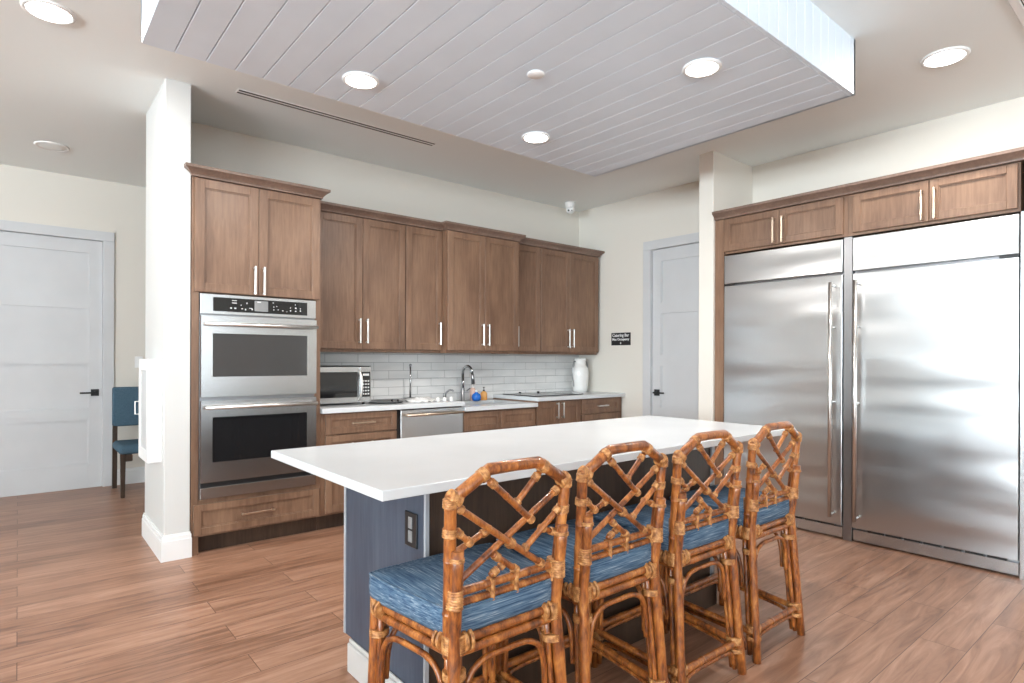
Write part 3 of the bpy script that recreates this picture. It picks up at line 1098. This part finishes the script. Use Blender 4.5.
    for s in (-1, 1):
        m = B(); bamboo(m, bp(s * hw(.50), .50, .006), bp(s * hw(zt), zt), .0165, 14); p_ = obj('back_post', m, 'rattan', t)
        m = B()
        wrap(m, bp(s * .207, .912), (0, -.1, 1), .0185, .024, 4, 14)
        wrap(m, bp(s * .195, .924), (1, 0, s * .5), .0185, .036, 5, 14)
        wrap(m, bp(s * .203, .835), (0, -.1, 1), .0182, .024, 4, 14)
        objs('cane_binding', m, 'wrap', p_)
    m = B()
    pts = [bp(-.207, .918), bp(-.150, .951), bp(-.094, .984), bp(-.090, .987), bp(0, .988), bp(.090, .987), bp(.094, .984), bp(.150, .951), bp(.207, .918)]
    tube(m, pts, [.0166, .0172, .0168, .0166, .0160, .0166, .0168, .0172, .0166], 14)
    tr = obj('top_rail', m, 'rattan', t)
    m = B()
    for s in (-1, 1):
        d_ = Vector((1, 0, -s * .52)).normalized()
        wrap(m, bp(s * .108, .974), (1, 0, -s * .55), .0185, .022, 4, 14)
    objs('cane_binding', m, 'wrap', tr)
    # lower double rail of the back
    m = B()
    for z in (.667, .634): bamboo(m, bp(-hw(z), z, .0), bp(hw(z), z, .0), .0118)
    lr = obj('lower_rail', m, 'rattan', t)
    m = B()
    for u in (-.055, .030): bx(m, u - .007, u + .007, yb(.66) - .006, yb(.66) + .026, .620, .681, .004)
    for u in (-.170, .170): bx(m, u - .007, u + .007, yb(.66) - .006, yb(.66) + .026, .620, .681, .004)
    objs('cane_binding', m, 'wrap', lr)
    bars = [((-.195, .905), (.130, .680), .0095, -.004), ((.188, .900), (-.170, .688), .0098, .006),
            ((-.088, .958), (.078, .820), .0095, -.002), ((.100, .956), (.015, .872), .0092, .004),
            ((-.070, .820), (-.192, .772), .0090, .004), ((-.190, .840), (-.135, .794), .0088, -.002),
            ((.192, .842), (.055, .735), .0095, .000), ((.186, .762), (.120, .788), .0085, .004),
            ((-.060, .750), (.032, .684), .0092, -.004), ((-.056, .686), (-.008, .710), .0085, .004)]
    for (a, b, r, dy) in bars:
        m = B(); A_, B_ = bp(a[0], a[1], dy), bp(b[0], b[1], dy)
        bamboo(m, A_, B_, r, 10, (B_ - A_).length > .2)
        lb = obj('lattice_bar', m, 'rattan', t)
        m = B(); d_ = (B_ - A_).normalized()
        for P_ in (A_ + d_ * .018, B_ - d_ * .008):
            wrap(m, P_, d_, r + .0018, .020, 4, 12)
        objs('cane_binding', m, 'wrap', lb)
    m = B()
    for u, z in ((.004, .768),):
        wrap(m, bp(u, z), (1, 0, -.65), .0135, .024, 4, 12); wrap(m, bp(u, z, .003), (1, 0, .65), .0135, .024, 4, 12)
    objs('lattice_binding', m, 'wrap', t)
    return t


GR = 'rattan bar stools along the island'
st = stool()
SP = [(1.055, 0.0, 'rattan bar stool with blue cushion nearest the camera, before the island outlet end'),
      (1.565, 0.0, 'second rattan bar stool from the left along the island, blue cushion'),
      (2.075, -1.0, 'third rattan bar stool from the left along the island, blue cushion'),
      (2.612, 0.0, 'rightmost rattan bar stool along the island, in front of the left refrigerator')]
for i, (x, rz, lab) in enumerate(SP):
    if i == 0:
        st.location = (x, 1.250, 0); st.rotation_euler = (0, 0, math.radians(rz)); st['label'] = lab; st['group'] = GR
    else:
        dup(st, (x, 1.272, 0), math.radians(rz), lab, GR)


# ------------------------------------------------------------------ ceiling fittings
def downlight(name, label, x, y, z, r, power):
    t = thing(name, label, 'ceiling light', (x, y, z), 0, 'round ceiling downlights')
    m = B()
    lathe(m, [(r * .80, -.001), (r * .82, -.010), (r * .93, -.011), (r, -.005), (r, 0.0)], n=40); obj('trim_ring', m, 'white', t)
    m = B(); lathe(m, [(r * .1, -.0125), (r * .70, -.0120), (r * .80, -.0095), (r * .80, -.0015)], n=40); obj('lens', m, 'lamp', t, 'bright lit lens')
    l = bpy.data.lights.new('lamp_light', 'AREA'); l.shape = 'DISK'; l.size = r * 1.5; l.energy = power; l.color = (1, .97, .93)
    o = bpy.data.objects.new('lamp_light', l); COL.objects.link(o); o.parent = t; o.location = (0, 0, -.02)
    return t


downlight('ceiling_downlight', 'round lit ceiling light at the top left corner of the photo, over the hallway', .117, 3.837, H, .115, 15)
downlight('ceiling_downlight', 'leftmost of the three lit downlights in the grey shiplap ceiling', 1.378, 2.90, SZ, .095, 15)
downlight('ceiling_downlight', 'lit downlight in the shiplap ceiling nearest the kitchen wall cabinets', 2.612, 2.897, SZ, .095, 15)
downlight('ceiling_downlight', 'lit downlight in the shiplap ceiling nearest the shiplap right edge', 2.623, 1.673, SZ, .095, 15)
downlight('ceiling_downlight', 'lit ceiling light on the beige ceiling in front of the refrigerators', 4.137, 1.042, H, .120, 15)

m = B(); lathe(m, [(.045, 0), (.045, -.003), (.040, -.008), (.008, -.010)], (2.035, 2.259, SZ), 32)
tag(obj('ceiling_sensor_cap', m, 'white'), 'small white unlit disc in the middle of the shiplap ceiling', 'sensor')
t = thing('ceiling_speaker', 'round unlit white ceiling speaker over the hallway at left', 'speaker', (.214, 6.264, H))
m = B(); lathe(m, [(.120, 0), (.120, -.006), (.112, -.010), (.104, -.010), (.100, -.004)], n=40); obj('speaker_rim', m, 'white', t)
m = B(); lathe(m, [(.100, -.001), (.100, -.006), (.060, -.0075), (.01, -.008)], n=40); obj('grille', m, 'ceil', t)

t = thing('slot_diffuser', 'long narrow black linear air slot in the ceiling before the kitchen cabinets', 'air vent', (1.112, 4.172, H))
m = B(); bx(m, 0, 1.515, -.038, -.030, -.0022, 0); bx(m, 0, 1.515, .030, .038, -.0022, 0); bx(m, 0, 1.515, -.009, .009, -.0022, 0); bx(m, -.006, 0, -.038, .038, -.0022, 0); bx(m, 1.515, 1.521, -.038, .038, -.0022, 0)
obj('vent_frame', m, 'white', t)
m = B(); bx(m, 0, 1.515, -.0298, -.0092, -.0018, 0); bx(m, 0, 1.515, .0092, .0298, -.0018, 0); objs('slot', m, 'black', t, 'black slots')

t = thing('return_air_grille', 'square white louvred air grille in the ceiling at top right corner', 'air vent', (3.62, .07, H))
m = B(); bx(m, 0, .61, 0, .04, -.012, 0, .003); bx(m, 0, .61, .57, .61, -.012, 0, .003); bx(m, 0, .04, .04, .57, -.012, 0, .003); bx(m, .57, .61, .04, .57, -.012, 0, .003); obj('vent_frame', m, 'white', t)
m = B()
for i in range(22): bx(m, .04, .57, .046 + i * .024, .060 + i * .024, -.008, -.002)
objs('louvre', m, 'white', t)
m = B(); bx(m, .04, .57, .04, .57, -.0015, 0); obj('backing', m, 'gap', t)

t = thing('security_camera', 'white dome security camera on the ceiling near the room corner', 'security camera', (4.78, 4.72, H))
m = B(); lathe(m, [(.058, 0), (.058, -.022), (.054, -.045), (.050, -.060)], n=28); obj('housing', m, 'white', t)
m = B(); lathe(m, [(.046, -.058), (.050, -.075), (.048, -.095), (.036, -.112), (.018, -.120), (.002, -.122)], n=28)
eb = obj('eyeball', m, 'white', t)
m = B(); dvec = Vector((-.70, -.66, -.22)).normalized(); sd = Vector((-.66, .70, 0)).normalized()
for s, r in ((1, .011), (-1, .007)):
    p = Vector((0, 0, -.085)) + dvec * .043 + sd * s * .018; tube(m, [p, p + dvec * .008], r, 12)
objs('lens', m, 'black', eb)

# ------------------------------------------------------------------ wall items
t = thing('wall_sign', 'small dark sign with white lettering on the wall beside the white door', 'sign', (XR, 4.288, 1.512), R90)
m = B(); bx(m, -.136, .136, -.008, 0, -.070, .070, .002); obj('sign_plate', m, 'dwoodp' if 'dwoodp' in M else 'black', t)
for txt, z, sz in (('Catering Bar', .040, .046), ('Max Occupancy', -.004, .037), ('4', -.047, .034)):
    text_mesh('lettering', txt, sz, 'white', t, (0, -.009, z), (PI / 2, 0, 0), .0008)

t = thing('extinguisher_cabinet', 'white glass-fronted wall cabinet mounted on the left side of the column', 'wall cabinet', (.708, 4.34, 0))
m = B(); bx(m, -.062, 0, 0, .36, .615, 1.275, .003); obj('cabinet_box', m, 'trim', t)
m = B()
bx(m, -.080, -.062, 0, .36, .615, .690, .002); bx(m, -.080, -.062, 0, .36, 1.200, 1.275, .002); bx(m, -.080, -.062, 0, .06, .690, 1.2, .002); bx(m, -.080, -.062, .30, .36, .690, 1.2, .002)
d = obj('door', m, 'trim', t)
m = B(); bx(m, -.074, -.066, .058, .302, .688, 1.202); obj('glass_pane', m, 'frost', d)
m = B(); tube(m, [(-.080, .33, .905), (-.104, .33, .905), (-.104, .33, .99), (-.080, .33, .99)], .004, 8); obj('handle', m, 'white', d)

m = B(); bx(m, -.036, .036, -.006, 0, -.058, .058, .002)
t = thing('light_switch', 'white light switch on the far wall beside the left door', 'light switch', (.955, YF, 1.24))
obj('switch_plate', m, 'trim', t)
m = B(); bx(m, -.016, .016, -.011, -.006, -.032, .032, .002); obj('rocker', m, 'white', t)

# blue side chair (local: back at +y, faces -y)
t = thing('side_chair', 'slate blue upholstered chair with dark wood legs beside the left door', 'chair', (.955, 6.42, 0))
m = B(); bx(m, -.25, .25, .0, .50, .395, .475, .035, 4)
for v in m.verts:
    if v.co.z > .45: v.co.z += .018 * (1 - (v.co.x / .25) ** 2)
for f in m.faces: f.smooth = True
obj('seat', m, 'bluefab', t)
m = B(); bx(m, -.245, .245, .515, .575, .610, .995, .018, 3)
for f in m.faces: f.smooth = True
obj('backrest', m, 'bluefab', t)
for s in (-1, 1):
    m = B(); bx(m, s * .215 - .022, s * .215 + .022, .01, .054, 0, .40, .003)
    for v in m.verts:
        if v.co.z < .1: v.co.x += (s * .215 - v.co.x) * .3; v.co.y += (.032 - v.co.y) * .3
    lg = obj('leg', m, 'dwood', t)
    m = B(); bx(m, s * .215 - s * .02 - .012, s * .215 - s * .02 + .045 * (-s) + .012, .012, .05, .33, .395, .010, 2); obj('bracket', m, 'dwood', lg)
    m = B(); bx(m, s * .222 - .020, s * .222 + .020, .52, .565, 0, .64, .003)
    for v in m.verts:
        if v.co.z < .1: v.co.y += .03
    obj('leg', m, 'dwood', t)

# ------------------------------------------------------------------ things on the counters
# microwave
t = thing('microwave', 'stainless and black countertop microwave on the counter beside the oven cabinet', 'microwave', (1.760, 4.455, .914))
w_, h_ = .455, .292
m = B(); bx(m, 0, w_, .018, .37, .014, .014 + h_, .004); obj('case', m, 'steel', t)
m = B(); bx(m, 0, w_ - .100, 0, .018, .016, .012 + h_, .003); dd = obj('door', m, 'steel', t)
m = B(); bx(m, .0, w_ - .118, -.003, .004, .060, h_ - .030, .002); obj('door_window', m, 'bglass', dd, 'black glass window')
m = B(); tube(m, curve_pts([(w_ - .108, -.004, .030), (w_ - .100, -.030, .080), (w_ - .098, -.036, .150), (w_ - .100, -.030, .220), (w_ - .108, -.004, .272)], 6), .010, 10); obj('handle', m, 'nickel', dd)
m = B(); bx(m, w_ - .098, w_, -.001, .018, .016, .012 + h_, .003); pp = obj('control_panel', m, 'steel', t)
m = B(); bx(m, w_ - .086, w_ - .008, -.003, .004, .060, h_ - .030, .002); kp = obj('keypad', m, 'bglass', pp, 'black keypad')
m = B()
bx(m, w_ - .074, w_ - .020, -.0045, -.002, h_ - .062, h_ - .044)
for r_ in range(5):
    for c_ in range(3): bx(m, w_ - .076 + c_ * .022, w_ - .062 + c_ * .022, -.0045, -.002, .078 + r_ * .026, .090 + r_ * .026)
objs('key', m, 'mark', kp)
m = B()
for xx in (.03, w_ - .05):
    for yy in (.04, .32): lathe(m, [(.012, 0), (.012, .016)], (xx, yy, 0), 10)
objs('foot', m, 'black', t)
m = B(); bx(m, 0, w_, .002, .36, .0145 + h_, .0185 + h_, .001); obj('top_edge', m, 'black', t)

# dark metal tray
t = thing('serving_tray', 'shallow grey metal tray on the counter right of the microwave', 'tray', (2.37, 4.50, .914))
m = B(); lathe(m, [(.13, 0), (.155, .012), (.165, .016), (.163, .019), (.150, .014), (.125, .004)], n=36)
obj('dish', m, 'dsteel', t)
m = B(); lathe(m, [(.004, .004), (.010, .010), (.010, .020), (.004, .026)], (.10, -.03, 0), 12); lathe(m, [(.004, .004), (.009, .010), (.009, .018), (.004, .022)], (.085, .045, 0), 12); objs('knob', m, 'black', t)

# paper towel pole
t = thing('paper_towel_stand', 'empty upright grey paper towel stand against the tile backsplash', 'paper towel stand', (2.78, 4.80, .914))
m = B(); lathe(m, [(.07, 0), (.07, .008), (.062, .012), (.01, .013)], n=32); obj('base', m, 'dsteel', t)
m = B(); tube(m, [(0, 0, .012), (0, 0, .300)], .0085, 12); obj('pole', m, 'steel', t)
m = B(); lathe(m, [(.003, .298), (.012, .304), (.014, .312), (.010, .320), (.002, .324)], n=16); obj('finial', m, 'dsteel', t)

# crumpled white dish towel
m = B(); bmesh.ops.create_grid(m, x_segments=26, y_segments=18, size=.5)
for v in m.verts:
    x, y = v.co.x, v.co.y
    e = max(0, 1 - (x * x + y * y) * 3.6)
    zz = .010 + .030 * e * (.6 + .4 * math.sin(x * 13 + 1) * math.cos(y * 11 + 2)) + .006 * math.sin(x * 29 + y * 17)
    v.co = Vector((2.72 + x * .30 + .02 * math.sin(y * 9), 4.50 + y * .26 + .015 * math.sin(x * 8), .914 + max(.003, zz)))
r_ = bmesh.ops.extrude_face_region(m, geom=m.faces[:])
for v in [g for g in r_['geom'] if isinstance(g, bmesh.types.BMVert)]: v.co.z = max(.9145, v.co.z - .006)
for f in m.faces: f.smooth = True
tag(obj('dish_towel', m, 'ceramic'), 'crumpled white dish towel lying on the counter above the dishwasher', 'towel')

# small tumblers drying in a row at the left edge of the sink counter
gl = None
for i in range(6):
    x = 2.885 + (i % 3) * .0; x = 2.80 + i * .034; y = 4.36 + (i % 2) * .05
    if gl is None:
        m = B(); lathe(m, [(.013, 0), (.0145, .004), (.015, .026), (.013, .030), (.004, .031)], n=16)
        gl = tag(obj('small_cup', m, 'ceramic'), 'x', 'cup')
        o = gl
    else:
        o = gl.copy(); COL.objects.link(o)
    o.location = (x, y, .9145)
    o['label'] = 'small white upturned cup drying on the counter beside the white towel'; o['group'] = 'small white cups by the sink'

# faucet
t = thing('kitchen_faucet', 'tall gooseneck pull-down kitchen faucet behind the sink', 'faucet', (3.40, 4.845, .863))
m = B(); lathe(m, [(.028, 0), (.028, .006), (.020, .012), (.018, .13), (.016, .135)], n=20); obj('base', m, 'dsteel', t)
m = B(); pts = [(0, 0, .13), (0, 0, .27)]
for i in range(0, 13):
    a = PI * i / 12 * .94; pts.append((0.012 * (1 - math.cos(a)), -.062 * (1 - math.cos(a)), .27 + .080 * math.sin(a)))
tube(m, pts, .0135, 12); obj('gooseneck', m, 'steel', t)
lp = Vector(pts[-1]); m = B(); tube(m, [lp, lp + Vector((.004, -.006, -.04)), lp + Vector((.006, -.012, -.11))], [.013, .016, .019], 14); obj('spray_head', m, 'dsteel', t)
m = B(); tube(m, [(.015, 0, .09), (.05, 0, .10), (.085, -.01, .13)], [.008, .007, .005], 10); obj('lever', m, 'dsteel', t)
t = thing('beverage_tap', 'small dark filtered water tap left of the tall faucet', 'faucet', (3.20, 4.850, .863))
m = B(); lathe(m, [(.018, 0), (.018, .01), (.012, .016), (.010, .05), (.008, .052)], n=16); obj('base', m, 'dsteel', t)
m = B(); tube(m, curve_pts([(0, 0, .05), (.0, -.006, .085), (.03, -.02, .115), (.055, -.035, .115), (.062, -.042, .100)], 5), .009, 10); obj('spout', m, 'dsteel', t)
m = B(); tube(m, [(-.012, 0, .03), (-.028, -.004, .06), (-.024, -.006, .085)], [.006, .005, .004], 8); obj('lever', m, 'dsteel', t)


def bottle(name, label, x, y, mat, prof, capprof, capm, z=.863):
    t = thing(name, label, 'bottle', (x, y, z))
    m = B(); lathe(m, prof, n=20); obj('bottle_body', m, mat, t)
    m = B(); lathe(m, capprof, n=14)
    obj('cap', m, capm, t)
    return t


bottle('dish_soap_bottle', 'round blue dish soap bottle beside the tall faucet', 3.535, 4.80, 'blueliq', [(.030, 0), (.044, .012), (.048, .04), (.040, .066), (.016, .082), (.012, .088)], [(.013, .088), (.013, .105), (.006, .110)], 'white')
bottle('hand_soap_bottle', 'amber hand soap pump bottle right of the blue soap bottle', 3.675, 4.86, 'orange', [(.030, 0), (.034, .006), (.034, .070), (.022, .085), (.010, .092)], [(.011, .092), (.011, .104), (.004, .108), (.004, .126), (.012, .128), (.012, .134)], 'black')
bottle('lotion_bottle', 'peach pump bottle standing behind the blue soap bottle', 3.575, 4.915, 'peach', [(.026, 0), (.029, .006), (.029, .105), (.018, .122), (.010, .128)], [(.011, .128), (.011, .142), (.004, .145), (.004, .165), (.014, .167), (.014, .174)], 'white')

# cooktop
t = thing('cooktop', 'black glass cooktop set on the white counter near the urn', 'cooktop', (3.895, 4.33, .914))
m = B(); bx(m, 0, .70, 0, .50, 0, .009, .003); obj('glass_top', m, 'bglass', t)
m = B()
for (x, y, r) in ((.18, .14, .085), (.18, .37, .10), (.52, .14, .10), (.52, .37, .075)):
    lathe(m, [(r, .009), (r, .0094), (r - .003, .0096), (r - .004, .0094)], (x, y, 0), 40)
objs('burner_ring', m, 'display', t)
for x in (.20, .46):
    m = B(); lathe(m, [(.015, .009), (.014, .020), (.008, .022)], (x, .45, 0), 16); obj('knob', m, 'black', t)

# white urn
t = thing('ceramic_urn', 'tall white ceramic urn with two side handles at the right end of counter', 'urn', (4.97, 4.74, .914))
m = B(); lathe(m, [(.070, 0), (.080, .006), (.088, .06), (.096, .16), (.098, .22), (.092, .265), (.076, .290), (.066, .298), (.064, .350), (.068, .362), (.068, .378), (.040, .380)], n=36); obj('urn_body', m, 'ceramic', t)
for s in (-1, 1):
    m = B(); tube(m, curve_pts([(s * .060, -s * .008, .345), (s * .088, -s * .012, .345), (s * .104, -s * .014, .300), (s * .112, -s * .014, .20), (s * .090, -s * .012, .06)], 6), .0055, 8); obj('handle', m, 'dsteel', t)
